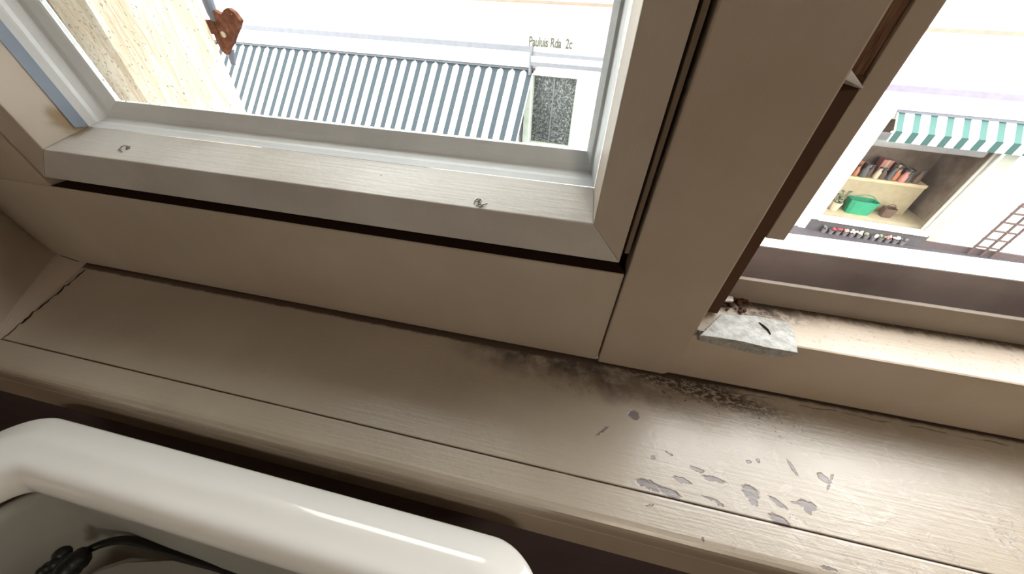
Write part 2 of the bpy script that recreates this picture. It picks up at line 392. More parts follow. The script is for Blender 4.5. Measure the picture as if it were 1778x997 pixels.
def ring(key, inset_top=0.0):
    y, xl, xr, zz = RG[key]; ht = TOPL-.03-(zz-.1775)
    return dict(bl=Vector((xl, y, zz)), br=Vector((xr, y, zz)), tr=Vector((xr, y, ht)), tl=Vector((xl-SK, y, ht)))
def member(c0, c1, keys, name, mat):
    bm = bmesh.new(); sweep(bm, [[ring(q)[c0] for q in keys], [ring(q)[c1] for q in keys]])
    bmesh.ops.remove_doubles(bm, verts=bm.verts, dist=1e-5)
    o = ch(link(name, bm, mat)); bevmod(o, .0012, 2); return o
WK = ['outer', 'arris', 'r2', 'ob']
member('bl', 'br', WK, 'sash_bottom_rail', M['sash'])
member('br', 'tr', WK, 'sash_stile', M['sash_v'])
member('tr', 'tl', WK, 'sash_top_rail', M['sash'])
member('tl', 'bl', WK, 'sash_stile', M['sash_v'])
bm = bmesh.new()
cs = ['bl', 'br', 'tr', 'tl']
def sub(a, b, t, dy=0): return {c: ring(a)[c].lerp(ring(b)[c], t)+Vector((0, dy, 0)) for c in cs}
A = ring('r2'); Bq = sub('r2', 'r3', .45, -.0018); C_ = sub('r2', 'r3', .55, .0005); D = ring('r3')
dn = {c: ring('r2')[c]+Vector((0, .03, 0)) for c in cs}
sweep(bm, [[A[c], Bq[c], C_[c], D[c], ring('r3')[c]+Vector((0, .018, 0)), dn[c]] for c in cs], closed=True)
ch(link('glazing_bead', bm, M['white_bead']))
bm = bmesh.new()
E_ = ring('r3'); G_ = ring('g')
sweep(bm, [[E_[c], E_[c].lerp(G_[c], .35)+Vector((0, -.002, 0)), G_[c], G_[c]+Vector((0, .006, 0)), E_[c]+Vector((0, .015, 0))] for c in cs], closed=True)
ch(link('glazing_seal', bm, M['seal']))
bm = bmesh.new(); prism(bm, [ring('g')[c]+Vector((0, .001, 0)) for c in cs], (0, .004, 0))
ch(link('glass_pane', bm, M['glass']))
ch(B('dark_gap_line', M['gap'], (-.765, .0722, JY+.0022, JY+.03, .158, .1628)))  # dark strip laid along the gap below the sash
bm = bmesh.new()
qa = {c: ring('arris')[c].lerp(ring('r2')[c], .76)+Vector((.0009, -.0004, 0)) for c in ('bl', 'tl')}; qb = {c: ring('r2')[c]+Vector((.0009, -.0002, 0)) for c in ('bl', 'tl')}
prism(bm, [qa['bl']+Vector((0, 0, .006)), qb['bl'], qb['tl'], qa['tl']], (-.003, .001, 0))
ch(link('sky_reflection_strip', bm, plain('painted_sky_reflection', (.26, .31, .39), .5)))  # bluish strip that paints the sky's reflection onto the left stile
tag(B('light_block_above_left', M['wall'], (-1.3, .10, JY, .60, TOPL-.012, TOP+.01)), kind='structure')  # unseen panel added over the left sash to cut light on the sill
# narrow stop strip between sash and centre post
ch(B('stop_strip', M['groove'], (.0652, .0702, JY+.0015, JY+.02, .19, TOP), bev=.001))

# centre post between the two windows
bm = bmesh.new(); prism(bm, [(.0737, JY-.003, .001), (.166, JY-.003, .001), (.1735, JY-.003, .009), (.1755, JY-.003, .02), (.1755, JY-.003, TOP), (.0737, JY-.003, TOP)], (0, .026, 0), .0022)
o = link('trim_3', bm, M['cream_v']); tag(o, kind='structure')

# ------------------------------------------------------------------ right window: stepped lower frame, no sash in sight
win2 = tag(empty('window_2', (.7, JY, 0)), kind='structure')
ch2 = lambda o: ch(o, win2)
FZ = .0955
def step(pts, name, mat, xa=.150, xb=XR, bev=.0015):
    bm = bmesh.new(); prism(bm, [(xa, y, z) for y, z in pts], (xb-xa, 0, 0), bev); return ch2(link(name, bm, mat))
step([(JY+.0005, .0015), (.425, .0015), (.425, FZ-.003), (JY+.0005, FZ)], 'frame_bottom_rail', M['rframe'], bev=.003)
RY = .395
RZ = (ony(1300, 488, RY).z+ony(1778, 560, RY).z)/2
step([(RY, FZ-.01), (RY+.012, FZ-.01), (RY+.010, RZ), (RY+.0025, RZ)], 'weather_strip', M['riser'], xa=.20, bev=.0012)
GY = .425
GZ = (ony(1330, 430, GY).z+ony(1778, 492, GY).z)/2
OY = (onz(1377, 408, GZ).y+onz(1778, 464, GZ).y)/2
step([(GY, FZ-.02), (GY+.002, GZ), (OY, GZ-.001), (OY, FZ-.08)], 'outer_rail', [M['riser2']], xa=.20, bev=0)
step([(GY+.0015, GZ), (GY+.0015, GZ+.0015), (OY+.004, GZ+.001), (OY+.004, GZ-.006)], 'outer_sill_cap', M['outerwhite'], xa=.20, bev=0)
print('RIGHT', RZ, GZ, OY)
# rebated post beside it
def ux(p, Yp): return ony(*p, Yp).x
PY = .352
xa = ux((1590, 0), PY); xb = ux((1651, 0), PY); xc = ux((1355, 418), PY)
zc = ony(1345, 416, PY).z
ch2(B('rebate_board', M['barewood'], (.12, xa+.001, PY+.004, PY+.03, FZ+.002, TOP)))
bm = bmesh.new(); prism(bm, [(xa, PY, zc), (xb-.002, PY, zc), (xb, PY, TOP), (xa, PY, TOP)], (0, .016, 0), .001)
ch2(link('stop_strip', bm, M['cream_v']))
ch2(B('outer_post', M['barewood'], (.12, xa+.006, PY+.022, .42, FZ-.005, TOP)))
q = ony(1480, 143, JY+.012)
bm = bmesh.new()
a0 = ony(1487, 118, JY); a1 = ony(1468, 152, JY)
prism(bm, [(.170, JY+.004, a0.z-.003), (.1765, JY+.004, a0.z), (xa+.002, PY-.001, ony(1503, 152, PY).z), (xa+.001, PY-.001, ony(1496, 154, PY).z), (.1765, JY+.008, a1.z+.006), (.170, JY+.004, a1.z)], (0, .012, -.002), .0008)
ch2(link('wood_chip', bm, M['sash']))
ch2(B('rebate_board', plain('dark_rebate_wood', (.10, .055, .036), .8, .1), (.165, xa-.0005, PY+.001, PY+.006, FZ+.004, a1.z+.004)))
# head rail over both
tag(B('trim_4', M['cream'], (-1.1, XR, JY, .46, TOP-.035, TOP)), kind='structure')

# painted-over packing block at the foot of the centre post
bz = FZ+.0035
pts = [onz(*p, bz) for p in ((1215, 582), (1290, 592), (1330, 603), (1386, 613), (1382, 590), (1374, 560), (1310, 548), (1252, 545))]
bm = bmesh.new(); prism(bm, pts, (0, 0, -.0045), .001)
low = [Vector((p.x, JY-.003, FZ+.0030)) for p in pts[:4]]
lo2 = [ony(1213, 592, JY-.003), ony(1285, 609, JY-.003), ony(1345, 622, JY-.003), ony(1386, 618, JY-.003)]
prism(bm, low+lo2[::-1], (0, .0034, 0), .0008)
k = NT('scuffed_grey_white_paint')
n1 = k.ramp(k.noise(95, 6, .75), .36, .68)
k.bump(k.noise(120, 5, .8), .9, .0015)
blk = link('packing_block', bm, k.fin(k.mix(n1, (.24, .24, .21), (.48, .49, .47)), .3, .6))
tag(blk, 'grey-white chipped block of packing on the lower frame at the foot of the centre post', 'packing block')
bm = bmesh.new()
tube(bm, [onz(x, y, bz+.0006) for x, y in ((1318, 560), (1325, 566), (1333, 573), (1338, 581))], [.0006, .0014, .0014, .0006], 6)
link('dent', bm, M['gap'], blk)
bm = bmesh.new()
for j in range(26):
    p = onz(random.uniform(1262, 1300), random.uniform(508, 540), FZ+.002)
    s = random.uniform(.0015, .004)
    bmesh.ops.create_icosphere(bm, subdivisions=1, radius=s, matrix=Matrix.Translation((max(p.x, .19), min(p.y, RY-.002), FZ+s*.2)) @ Matrix.Diagonal((1, 1, .5, 1)))
tag(link('rust_crumbs', bm, plain('rust_brown', (.09, .04, .025), .9, .1)), 'dark rusty crumbs in the corner behind the grey packing block', 'dirt', kind='stuff')
bm = bmesh.new()
p = onz(1262, 522, FZ+.004)
prism(bm, [p+Vector((-.012, -.006, 0)), p+Vector((.006, -.004, .001)), p+Vector((.008, .006, .001)), p+Vector((-.004, .009, 0))], (0, 0, .003), .0008)
tag(link('paint_flake', bm, M['sash']), 'small loose flake of pale paint tucked against the centre post', 'paint flake')

# dead-insect-like blistered paint spots on the sash rail
for (px, py, lab) in ((216, 254, 'left one of two flaked blisters in the paint along the bottom rail of the sash'), (832, 342, 'right one of two flaked blisters in the paint along the bottom rail of the sash')):
    c = onz(px, py, .2315)
    c.z = .2215+(c.y-JY)/(Y2-JY)*(z2-.2215)+.0004
    bm = bmesh.new()
    for j in range(7):
        a = random.uniform(0, 6.28); r_ = random.uniform(.002, .008)
        p0 = c+Vector((math.cos(a)*r_*1.3, math.sin(a)*r_, math.sin(a)*r_*.34)); a2 = a+random.uniform(.8, 1.6)
        p1 = c+Vector((math.cos(a2)*r_*1.3, math.sin(a2)*r_, math.sin(a2)*r_*.34))
        tube(bm, [p0, (p0+p1)/2+Vector((0, 0, .0012)), p1], [.0003, .0007, .0003], 5)
    tag(link('paint_blister', bm, plain('blister_grey', (.17, .16, .15), .7)), lab, 'paint blister')

# ------------------------------------------------------------------ outside of this house
k = NT('outer_reveal_render')
gr = k.noise(1, 5, .7, stretch=(60, 60, 9), dist=.8)
k.bump(gr, .8, .006)
bas = k.mix(k.ramp(gr, .42, .62), (.68, .57, .44), (.84, .77, .66))
M['outreveal'] = k.fin(bas, .9, .1)
bm = bmesh.new()
rx = -.652
pr = []
for i in range(30):
    z = -.3+i*(TOP+.4)/29; w = .008*noise.noise(Vector((0, 0, z*7))); w2 = .004*noise.noise(Vector((4, 0, z*11)))
    pr.append([(rx-.045, .427, z), (rx-.012, .445, z), (rx+w2*.5, .50, z), (rx+w2, .575, z), (rx-.008+w, .60, z), (-1.0, .605, z), (-1.0, .427, z)])
sweep(bm, pr)
tag(link('wall_outer', bm, M['outreveal'], smooth=False), kind='structure')
# rusty shutter hinge on the outer corner
HY = .615
hp = empty('shutter_hinge', ony(385, 60, HY))
tag(hp, 'rusty iron shutter hinge with a grey pin outside the left window', 'hinge')
def chw(o, p):
    o.parent = p; o.matrix_parent_inverse = Matrix.Translation(-Vector(p.location)); return o
rust = NT('flaking_rust'); rust.bump(rust.noise(140, 5, .8), .9, .002)
M['rust'] = rust.fin(rust.mix(rust.ramp(rust.noise(60, 5, .7), .35, .65), (.11, .035, .02), (.26, .115, .07)), .85, .2)
bm = bmesh.new()
ol = [(360, 12), (372, 18), (385, 27), (387, 17), (394, 13), (404, 20), (416, 36), (411, 50), (406, 62), (402, 74), (396, 84), (392, 96), (384, 88), (376, 72), (366, 48)]
prism(bm, [ony(x, y, HY) for x, y in ol], (0, .010, 0), .0012)
prism(bm, [(rx-.07, HY-.008, ony(375, 45, HY).z-.012), (ony(375, 45, HY).x, HY-.002, ony(375, 45, HY).z-.012), (ony(375, 45, HY).x, HY-.002, ony(375, 45, HY).z+.008), (rx-.07, HY-.008, ony(375, 45, HY).z+.008)], (0, .008, 0), .001)
chw(link('bracket', bm, M['rust']), hp)
bm = bmesh.new(); c = ony(387, 60, HY-.002)
tube(bm, [c, c+Vector((0, .004, 0))], .0045, 12); chw(link('rivet', bm, M['outreveal']), hp)
steel = plain('grey_painted_iron', (.17, .20, .26), .5)
bm = bmesh.new(); a = ony(358, -6, HY+.004); b = ony(369, 24, HY+.004); tube(bm, [a+Vector((0, 0, .02)), a, b, b+Vector((0, 0, -.01))], [.006, .009, .008, .006], 12); chw(link('pin', bm, steel), hp)
bm = bmesh.new(); a = ony(399, 84, HY+.014); b = ony(405, 112, HY+.014); tube(bm, [a, b], [.0065, .004], 12); chw(link('pin', bm, steel), hp)

# ------------------------------------------------------------------ white plastic frame in front of the sill
PZ = -.012
pf = empty('plastic_frame', (-.32, -.02, PZ-.06))
tag(pf, 'glossy white moulded plastic frame with rounded corners below the edge of the windowsill', 'plastic frame')
def rrect(x0, x1, y0, y1, r, n=12):
    out = []
    for cx, cy, a0 in ((x1-r, y1-r, 0), (x0+r, y1-r, 90), (x0+r, y0+r, 180), (x1-r, y0+r, 270)):
        for i in range(n+1):
            a = math.radians(a0+90*i/n); out.append((cx+r*math.cos(a), cy+r*math.sin(a)))
    return out
# outline of the outer edge and width inwards
OX0, OX1, OY1, OY0 = -.661, .0375, .0902, -.40
RW = .074
prof = [(0.000, -.060), (0.000, -.028), (.0004, -.0225), (.0018, -.0190), (.0045, -.0170), (.0130, -.0128), (.0215, -.0086), (.0245, -.0074), (.0280, -.0064), (.0310, -.0057), (.036, -.0053), (.046, -.0055), (.056, -.0046), (.063, -.0075), (.069, -.0135), (.073, -.021), (.0755, -.031), (.075, -.046), (.071, -.052), (.066, -.056), (.060, -.060)]
prof = [(d*.94, z*.94) for d, z in prof]
bm = bmesh.new(); rings = []
nn = 14
base_r = .062
for d, dz in prof:
    rr = rrect(OX0+d, OX1-d, OY0+d, OY1-d, max(base_r-d*.25, .02), nn)
    rings.append([bm.verts.new((x, y, PZ+dz)) for x, y in rr])
for a, b in zip(rings, rings[1:]+rings[:1]):
    n = len(a)
    for j in range(n): bm.faces.new((a[j], a[(j+1) % n], b[(j+1) % n], b[j]))
o = link('rim', bm, M['plastic'], smooth=True); chw(o, pf); 
sm = o.modifiers.new('subdivision', 'SUBSURF'); sm.levels = 1; sm.render_levels = 2
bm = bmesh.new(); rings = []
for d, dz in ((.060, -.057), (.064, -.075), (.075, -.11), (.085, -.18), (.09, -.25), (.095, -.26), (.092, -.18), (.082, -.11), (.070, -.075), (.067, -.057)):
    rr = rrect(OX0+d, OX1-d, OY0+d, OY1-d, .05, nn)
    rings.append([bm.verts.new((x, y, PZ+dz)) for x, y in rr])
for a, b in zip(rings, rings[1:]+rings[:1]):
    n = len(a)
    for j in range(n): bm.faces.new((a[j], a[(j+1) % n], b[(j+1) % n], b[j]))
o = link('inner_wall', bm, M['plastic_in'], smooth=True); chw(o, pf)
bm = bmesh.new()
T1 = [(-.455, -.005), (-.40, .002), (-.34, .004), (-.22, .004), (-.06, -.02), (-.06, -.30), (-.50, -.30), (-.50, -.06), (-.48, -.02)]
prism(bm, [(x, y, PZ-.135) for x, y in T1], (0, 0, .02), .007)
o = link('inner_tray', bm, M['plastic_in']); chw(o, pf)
# black cable
bm = bmesh.new()
cz = PZ-.07
cp = [onz(x, y, z) for x, y, z in ((420, 1000, -.13), (350, 975, -.122), (290, 956, -.118), (250, 944, -.113), (215, 938, -.108), (180, 944, -.106), (150, 957, -.104), (120, 974, -.104), (95, 990, -.11), (70, 1010, -.115))]
tube(bm, spline(cp, 6), .0044, 10)
cb = link('black_cable', bm, M['black'], smooth=True)
tag(cb, 'black cable with a knotted end lying inside the white plastic frame', 'cable')
bm = bmesh.new()
for (x, y, r_) in ((108, 962, .008), (118, 972, .007), (132, 976, .012), (98, 978, .007), (84, 985, .006), (120, 988, .012), (74, 992, .0055), (140, 964, .008)):
    p = onz(x, y, -.100); bmesh.ops.create_icosphere(bm, subdivisions=2, radius=r_, matrix=Matrix.Translation(p))
link('knot', bm, M['black'], cb, smooth=True)

# ------------------------------------------------------------------ housing added for the unseen fill light (set at the top)
cl = empty('fill_light_housing', (.9, -1.8, 1.9)); tag(cl, 'square housing added behind the camera for the unseen fill light', 'ceiling light')
chw(B('housing', M['outerwhite'], (.6, 1.2, -2.1, -1.5, 1.74, 1.9)), cl)

# ================================================================== the street
GZ0 = -3.2
def pave(name, c1, c2, sc, o0, o1, z0, z1):
    k = NT(name+'_surface'); m_ = k.mix(k.ramp(k.noise(sc, 6, .7), .35, .65), c1, c2); mat = k.fin(m_, .9, .2)
    bm = bmesh.new(); pts = [FB+FD*s-FN*o for s, o in ((-20, o0), (20, o0), (20, o1), (-20, o1))]
    prism(bm, [(p.x, p.y, z0) for p in pts], (0, 0, z1-z0)); o = link(name, bm, mat); return tag(o, kind='structure')
pave('pavement', (.072, .065, .071), (.058, .052, .058), 3, -.1, .62, -3.5, GZ0)
pave('street', (.048, .043, .048), (.038, .034, .038), 4, .62, 7.6, -3.5, GZ0-.06)
def T(name, label=None, cat=None, group=None, s=0.0, off=0.0, z=GZ0, kind=None):
    o = empty(name, FB+FD*s-FN*off+Vector((0, 0, z)), TH)
    return tag(o, label, cat, group, kind)
class FM:   # mesh built in street-front coordinates (s along, d towards us, z up)
    def __init__(s, root): s.r = root; s.bm = bmesh.new(); s.inv = (Matrix.Translation(root.location) @ Matrix.Rotation(TH, 4, 'Z')).inverted()
    def p(s, a, d, z): return s.inv @ (FB+FD*a-FN*d+Vector((0, 0, z)))
    def box(s, a0, a1, d0, d1, z0, z1, bev=0.0):
        pts = [s.p(a0, d0, z0), s.p(a1, d0, z0), s.p(a1, d1, z0), s.p(a0, d1, z0)]
        prism(s.bm, pts, (0, 0, z1-z0), bev); return s
    def prism(s, pts, ext, bev=0): # ext along s
        prism(s.bm, [s.p(a, d, z) for a, d, z in pts], (ext, 0, 0), bev); return s
    def done(s, name, mat, smooth=False, top=False):
        if top:
            pass
        return link(name, s.bm, mat, s.r, smooth)
bld = T('street_building', 'pale rendered building across the street with shop fronts at street level', 'building')
k = NT('pale_facade_render'); M['facade'] = k.fin(k.mix(k.ramp(k.noise(3, 6, .7), .3, .7), (.80, .765, .72), (.84, .81, .77)), .9, .2)
M['zinc'] = plain('grey_flashing', (.15, .155, .175), .6)
M['stone_white'] = plain('white_stone_trim', (.8, .8, .8), .8)
M['ledge'] = plain('pale_ochre_band', (.22, .17, .13), .8)
WA = (-1.885, -.93, -2.205, -.84)     # dark window
WS = (4.58, 6.42, -2.93, -1.00)       # shop window
m = FM(bld)
m.box(-22, WA[0], -.4, 0, GZ0-.2, 5.2); m.box(WA[0], WA[1], -.4, 0, GZ0-.2, WA[2]); m.box(WA[0], WA[1], -.4, 0, WA[3], 5.2)
m.box(WA[1], WS[0], -.4, 0, GZ0-.2, 5.2); m.box(WS[0], WS[1], -.4, 0, GZ0-.2, WS[2]); m.box(WS[0], WS[1], -.09, 0, WS[3], 5.2); m.box(WS[0], WS[1]+.34, -.4, -.09, WS[3]+.3, 5.2); m.box(WS[1]+.34, 22, -.4, 0, GZ0-.2, 5.2); m.box(WS[1], WS[1]+.34, -.09, 0, GZ0-.2, 5.2)
m.done('wall', M['facade'])
FM(bld).box(-22, 22, -4, -.4, 4.9, 5.3).box(-22, 22, -4.2, -4, -3.4, 5.3).done('roof', M['facade'])
# string courses and flashings seen from above
FM(bld).box(-12, 0, .0, .07, .30, .345).done('ledge', M['ledge'])
FM(bld).box(3.2, 9, .0, .09, .20, .25).done('ledge', M['ledge'])
FM(bld).box(3.4, 9, .0, .08, .92, .95).done('ledge', M['ledge'])
FM(bld).box(-12, -1.93, .0, .10, -.70, -.425).done('fascia', M['stone_white'])
FM(bld).box(-12, -1.9, .0, .115, -.44, -.35).done('flashing', M['zinc'])
FM(bld).box(-1.90, 1.2, .0, .16, -.66, -.50).done('cornice', M['stone_white'])
FM(bld).box(-1.92, 1.2, .0, .12, -.50, -.44).done('flashing', M['zinc'])
FM(bld).box(-1.92, 1.2, .12, .17, -.66, -.59).done('flashing', M['zinc'])
FM(bld).box(-1.94, -1.90, .0, .18, -.82, -.44).done('cornice_end', M['zinc'])
FM(bld).box(3.9, 10, .0, .10, -.80, -.56).done('fascia', M['stone_white'])
FM(bld).box(3.9, 10, .0, .13, -.58, -.49).done('flashing', plain('lilac_flashing', (.16, .15, .19), .6))
# dark window, lacy reflections painted on a sheet behind its panes
k = NT('painted_lace_reflections'); v = k.n('ShaderNodeTexVoronoi'); v.inputs['Scale'].default_value = 16; k.l(k.pos, v.inputs['Vector'])
f = k.math('MULTIPLY', k.ramp(k.noise(34, 5, .8), .46, .60), k.ramp(v.outputs['Distance'], .25, .55))
M['lacy_reflections'] = k.fin(k.mix(f, (.028, .030, .036), (.30, .30, .28)), .8, .1)
wi = FM(bld).box(WA[0], WA[1], -.13, -.12, WA[2], WA[3]).done('reflection_sheet', M['lacy_reflections'])
FM(bld).box(WA[0], WA[1], -.06, -.055, WA[2], WA[3]).done('window_pane', M['rippled'])
FM(bld).box(WA[0], WA[0]+.03, -.09, -.03, WA[2], WA[3]).box(WA[1]-.03, WA[1], -.09, -.03, WA[2], WA[3]).box(WA[0], WA[1], -.09, -.03, WA[2], WA[2]+.03).done('window_frame', plain('pale_green_frame', (.35, .40, .33), .6))
FM(bld).box(-1.43, -1.41, -.09, -.04, WA[2], WA[3]).done('glazing_bar', M['zinc'])
FM(bld).box(-2.02, -1.90, .0, .06, WA[2]-.9, WA[3]).done('pilaster', plain('green_white_trim', (.50, .56, .48), .7))
FM(bld).box(-2.10, -2.05, .0, .03, WA[2]-.4, WA[3]-.35).done('door_jamb', M['zinc'])
# wall lettering above the dark window (illegible in the photograph, same length and colour)
cu = bpy.data.curves.new('wall_lettering', 'FONT'); cu.body = 'Pauluis Rda  2c'; cu.size = .22; cu.extrude = .003; cu.offset = .006
cu.materials.append(plain('olive_letter_paint', (.075, .075, .055), .8))
lt = bpy.data.objects.new('wall_lettering', cu); COL.objects.link(lt)
s0, zt0 = fac(918, 79); s1, zt1 = fac(1007, 88)
lt.location = FB+FD*s0-FN*.012+Vector((0, 0, min(zt0, zt1)+.02))
lt.rotation_euler = (math.radians(90), 0, TH)
lt.scale = ((s1-s0)/1.58, 1, 1)
bpy.context.view_layer.update()
lme = bpy.data.meshes.new_from_object(lt); lm = bpy.data.objects.new('lettering', lme); COL.objects.link(lm)
lm.location, lm.rotation_euler, lm.scale = lt.location.copy(), lt.rotation_euler.copy(), lt.scale.copy()
bpy.data.objects.remove(lt); lt = lm
lt.parent = bld; lt.matrix_parent_inverse = (Matrix.Translation(bld.location) @ Matrix.Rotation(TH, 4, 'Z')).inverted()
# shop surround
FM(bld).box(4.30, 4.56, .0, .05, GZ0, -.84).done('pilaster', M['stone_white'])
FM(bld).box(WS[1], WS[1]+.05, -.12, .03, WS[2], -1.2).done('shop_frame', plain('cream_frame', (.62, .60, .48), .6))
FM(bld).box(WS[1]+.05, WS[1]+.26, .0, .015, GZ0+.1, -1.2).done('shop_jamb', plain('sage_jamb', (.27, .29, .235), .7))
FM(bld).box(WS[0]-.03, WS[1]+.05, -.06, .09, WS[2]-.04, WS[2]+.03).done('shop_windowsill', M['stone_white'])
FM(bld).box(WS[0]-.15, WS[1]+.10, .0, .06, GZ0, WS[2]-.04).done('shop_plinth', plain('dark_plinth', (.06, .055, .055), .8))
FM(bld).box(WS[1]+.1, 9.5, .0, .05, GZ0, GZ0+.12).done('shop_plinth', plain('brown_plinth', (.07, .05, .05), .8))
FM(bld).box(WS[0], WS[1], -.10, -.09, WS[2], WS[3]).done('shop_glass', M['shopglass'])
k = NT('shop_interior_wall'); M['shopin'] = k.fin(k.mix(k.ramp(k.noise(2.2, 4), .35, .65), (.20, .14, .105), (.29, .215, .17)), .9, .1)
FM(bld).box(WS[0]-.3, WS[1]+.4, -1.5, -1.45, -3.1, -.7).box(WS[1]+.30, WS[1]+.34, -1.5, -.09, -3.1, -.7).box(WS[0]-.3, WS[1]+.4, -1.5, -.4, -.72, -.68).box(WS[0]-.3, WS[0]-.02, -1.5, -.4, -3.1, -.9).done('shop_interior', M['shopin'])
FM(bld).box(WS[0]-.02, WS[1]+.30, -1.5, -.085, -2.98, -2.926).done('shop_floor', plain('shop_display_floor', (.50, .40, .27), .8))
FM(bld).box(WS[0]-.2, WS[1], -1.4, -.75, -2.32, -2.26).done('shop_counter', plain('cream_counter', (.62, .47, .30), .7))
FM(bld).box(WS[0]-.2, WS[1], -.80, -.77, -2.93, -2.32).done('counter_front', plain('beige_counter_front', (.40, .31, .20), .8))
FM(bld).box(WS[0]+.05, WS[0]+1.1, -1.3, -.9, -1.60, -1.54).done('shop_shelf', plain('grey_shelf', (.24, .23, .21), .7))
# goods in the shop window
gcol = {c: plain('goods_'+c, v, .7) for c, v in dict(orange=(.52, .19, .10), brown=(.13, .075, .055), cream=(.60, .48, .34), grey=(.12, .11, .115), pink=(.60, .24, .20), green=(.03, .24, .13), olive=(.17, .19, .12), red=(.33, .05, .07), white=(.7, .66, .6)).items()}
def jar(name, label, cat, group, s, off, z, w, h, mat):
    r_ = T(name, label, cat, group, s, off, z)
    f = FM(r_); n = 10; prof = []
    for t, rr in ((0, .9), (.05, 1), (.6, 1), (.78, .62), (.86, .55), (1, .55)):
        prof.append([f.p(s+math.cos(2*math.pi*j/n)*w/2*rr, off+math.sin(2*math.pi*j/n)*w/2*rr, z+h*t) for j in range(n)])
    sweep(f.bm, prof); f.done('jar_body', mat, True)
    f = FM(r_); prof = []
    for t in (1.0, 1.12): prof.append([f.p(s+math.cos(2*math.pi*j/n)*w*.32, off+math.sin(2*math.pi*j/n)*w*.32, z+h*t) for j in range(n)])
    sweep(f.bm, prof); f.done('lid', gcol['grey'])
def basket(name, label, cat, group, s, off, z, w, h, mat, dd=.16):
    r_ = T(name, label, cat, group, s, off, z); f = FM(r_)
    prof = []
    for t, k_ in ((0, .82), (1, 1.0), (1, .92), (.15, .75)):
        prof.append([f.p(s+a*w/2*k_, off+b*dd/2*k_*1.0, z+h*t) for a, b in ((-1, -.7), (-.7, -1), (.7, -1), (1, -.7), (1, .7), (.7, 1), (-.7, 1), (-1, .7))])
    sweep(f.bm, prof); f.done('body', mat)
    f = FM(r_); pts = [f.p(s+w*.42*math.cos(a), off, z+h*.9+h*.45*math.sin(a)) for a in [math.pi*i/10 for i in range(11)]]
    tube(f.bm, pts, .008, 6); f.done('handle', mat)
sx = 4.66
names = ['orange', 'brown', 'pink', 'brown', 'orange', 'grey', 'brown', 'cream', 'brown', 'grey', 'orange', 'pink', 'grey', 'brown']
wor = dict(orange='orange', brown='brown', pink='pinkish', grey='dark grey', cream='cream')
posw = ['leftmost', 'second', 'third', 'fourth', 'fifth', 'sixth', 'seventh', 'eighth', 'ninth', 'tenth', 'eleventh', 'twelfth', 'thirteenth', 'rightmost']
for i, c in enumerate(names):
    jar('jar', f'{wor[c]} jar, {posw[i]} in the row on the cream shop counter', 'jar', 'jars on the shop counter', sx+i*.118, -.86+.05*(i % 2), -2.26, .085+.02*(i % 3), .19+.05*((i*7) % 4)/3, gcol[c])
bcols = ['brown', 'grey', 'orange', 'brown', 'pink', 'brown', 'grey']
for i, c in enumerate(bcols):
    s = 4.72+i*.245; r_ = T('parcel', f'{wor[c]} parcel, {posw[i] if i < 6 else "rightmost"} in the row behind the jars on the shop counter', 'parcel', 'parcels behind the jars on the shop counter', s, -1.18, -2.26)
    hh = .17+.07*((i*5) % 3); f = FM(r_); f.box(s-.095, s+.095, -1.27, -1.09, -2.26, -2.26+hh, .008); f.done('parcel_body', gcol[c])
    f = FM(r_); f.box(s-.02, s+.02, -1.275, -1.085, -2.255, -2.26+hh+.004); f.done('ribbon', gcol['cream' if c != 'orange' else 'grey'])
basket('basket', 'bright green basket standing low in the shop window', 'basket', None, 5.42, -.52, -2.93, .52, .30, gcol['green'], .28)
basket('basket', 'dark brown basket right of the green basket in the shop window', 'basket', None, 5.98, -.55, -2.93, .22, .20, gcol['brown'], .2)
def pot(s, z, w, h, mc, label):
    r_ = T('potted_plant', label, 'plant', 'plants in the shop window', s, -.5, z)
    f = FM(r_); prof = []
    for t, rr in ((0, .7), (1, 1), (1, .85), (.7, .8)): prof.append([f.p(s+math.cos(2*math.pi*j/10)*w/2*rr, -.5+math.sin(2*math.pi*j/10)*w/2*rr, z+h*.4*t) for j in range(10)])
    sweep(f.bm, prof); f.done('pot', gcol['cream'])
    f = FM(r_)
    for j in range(22):
        a = random.uniform(0, 6.28); rr = random.uniform(.1, .5)*w; zz = z+h*random.uniform(.45, 1.0)
        c = f.p(s+math.cos(a)*rr, -.5+math.sin(a)*rr, zz)
        bmesh.ops.create_icosphere(f.bm, subdivisions=1, radius=w*.16, matrix=Matrix.Translation(c) @ Matrix.Rotation(a, 4, 'X') @ Matrix.Diagonal((1, .5, 1.2, 1)))
    f.done('foliage', gcol[mc])
pot(4.98, -2.93, .22, .46, 'olive', 'taller olive plant left of the green basket in the shop window')
pot(4.70, -2.93, .15, .30, 'grey', 'small dark plant at the left edge of the shop window')
# small bright things on the pavement ledge under the shop window
cols = ['grey', 'red', 'red', 'pink', 'white', 'cream', 'olive', 'white', 'olive', 'pink', 'white', 'grey']
for i, c in enumerate(cols):
    s = 4.74+i*.128
    r_ = T('flower_pot', f'{["leftmost","second","third","fourth","fifth","sixth","seventh","eighth","ninth","tenth","eleventh","rightmost"][i]} little pot in the row under the shop window, {wor.get(c, c)} on top', 'flower pot', 'little pots under the shop window', s, .13, GZ0)
    f = FM(r_); prof = []
    for t, rr in ((0, .7), (1, 1), (1, .8), (.8, .75)): prof.append([f.p(s+math.cos(2*math.pi*j/8)*.05*rr, .13+math.sin(2*math.pi*j/8)*.05*rr, GZ0+.085*t) for j in range(8)])
    sweep(f.bm, prof); f.done('pot', gcol['grey'])
    f = FM(r_)
    for j in range(6):
        bmesh.ops.create_icosphere(f.bm, subdivisions=1, radius=.024, matrix=Matrix.Translation(f.p(s+random.uniform(-.04, .04), .13+random.uniform(-.035, .035), GZ0+.10+random.uniform(0, .04))))
    f.done('blossom', gcol[c])

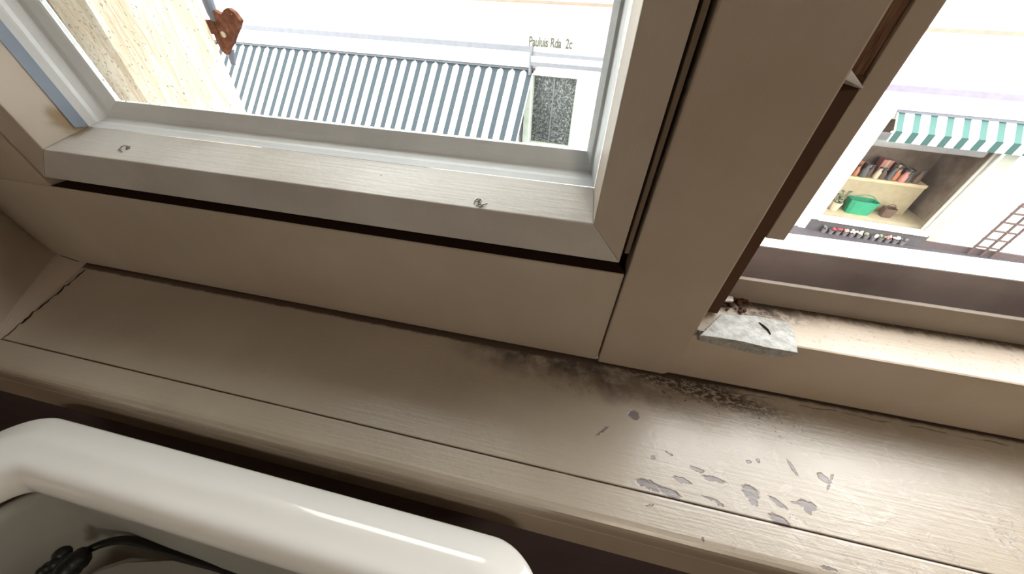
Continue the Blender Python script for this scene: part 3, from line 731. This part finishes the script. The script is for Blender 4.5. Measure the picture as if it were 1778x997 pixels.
# awnings: sloping striped canvas and a hanging valance
def awning(label, s0, s1, z0, ang, L, period, duty, c1, c2, vh, phase=0.0, scallop=True):
    r_ = T('awning', label, 'awning', None, (s0+s1)/2, 0, z0)
    k = NT('awning_canvas')
    at = k.n('ShaderNodeTexCoord'); x = k.xyz(at.outputs['Object'])[0]
    fr = k.math('FRACT', k.math('ADD', k.math('DIVIDE', x, period), phase))
    zz = k.xyz(at.outputs['Object'])[2]
    if scallop:
        fl = k.math('POWER', k.ramp(zz, -.09, -.005), 2.0)
        cen = k.math('ABSOLUTE', k.math('SUBTRACT', fr, duty/2)); cen = k.math('MINIMUM', cen, k.math('SUBTRACT', 1.0, cen))
        st = k.math('LESS_THAN', cen, k.math('MULTIPLY_ADD', fl, .5-duty/2+.02, duty/2))
    else: st = k.math('LESS_THAN', fr, duty)
    mat = k.fin(k.mix(st, c1, c2), .9, .1)
    ca, sa = math.cos(math.radians(ang)), math.sin(math.radians(ang))
    f = FM(r_)
    n = int((s1-s0)/period*4); 
    rows = []
    for i in range(n+1):
        s = s0+(s1-s0)*i/n
        bow = .010*math.cos((s-(s0+s1)/2)/period*2*math.pi+math.pi*(1-duty))
        rows.append([f.p(s, .0, z0), f.p(s, L*ca*.5, z0-L*sa*.5+bow*0), f.p(s, L*ca, z0-L*sa), f.p(s, L*ca-.006, z0-L*sa-.008), f.p(s, L*ca*.5, z0-L*sa*.5-.008), f.p(s, .0, z0-.008)])
    sweep(f.bm, rows); f.done('canvas', mat)
    f = FM(r_); f.box(s0, s1, L*ca-.004, L*ca+.004, z0-L*sa-vh, z0-L*sa+.0)
    k = NT('shaded_valance_canvas'); at = k.n('ShaderNodeTexCoord'); x = k.xyz(at.outputs['Object'])[0]
    st = k.math('LESS_THAN', k.math('FRACT', k.math('ADD', k.math('DIVIDE', x, period), phase)), duty+.05)
    f.done('valance', k.fin(k.mix(st, c1, tuple(v*.55 for v in c2)), .9, .1))  # stripes darker than the canvas: the valance's shade is painted into the colour
    f = FM(r_); tube(f.bm, [f.p(s0-.02, L*ca-.012, z0-L*sa-.02), f.p(s1+.02, L*ca-.012, z0-L*sa-.02)], .016, 8); f.done('front_bar', M['outerwhite'])
    f = FM(r_); f.box(s0-.03, s1+.03, .0, .05, z0-.01, z0+.022); f.done('roller_box', plain('dark_roller_box', (.10, .11, .13), .6))
    return r_
s_l = fac(400, 69)[0]; s_r = fac(925, 127)[0]
awning('long awning with narrow blue-grey and white stripes across the street', s_l-1.2, s_r+.02, -.745, 45, 1.75, (s_r-s_l)/31.2, .46, (.62, .66, .68), (.045, .057, .066), .16, .52)
awning('shorter green and white striped awning over the shop window', 4.60, 8.4, -.875, 45, .36, .232, .42, (.72, .76, .76), (.065, .13, .118), .17, .1, False)

M['rack'] = plain('brown_wire', (.075, .05, .042), .7)
# wire rack on the wall right of the shop
s0 = 7.27
rk = T('wire_rack', 'brown wire rack with cross bars leaning on the wall right of the shop', 'rack', None, 7.47, .06)
for a in (7.28, 7.49, 7.66):
    f = FM(rk); tube(f.bm, [f.p(a, .10, GZ0+.02), f.p(a+.04, .05, -2.10)], .020, 8); f.done('upright', M['rack'])
for z in (-3.0, -2.83, -2.66, -2.48, -2.30, -2.16):
    f = FM(rk); t = (z-GZ0)/1.1; tube(f.bm, [f.p(7.26+.04*t, .10-.05*t, z), f.p(7.68+.04*t, .10-.05*t, z)], .018, 8); f.done('cross_bar', M['rack'])
f = FM(rk); pts = [f.p(7.42+.10*math.cos(a), .05, -2.14+.08*math.sin(a)) for a in [math.pi*i/8 for i in range(9)]]; tube(f.bm, pts, .011, 8); f.done('hook', M['rack'])
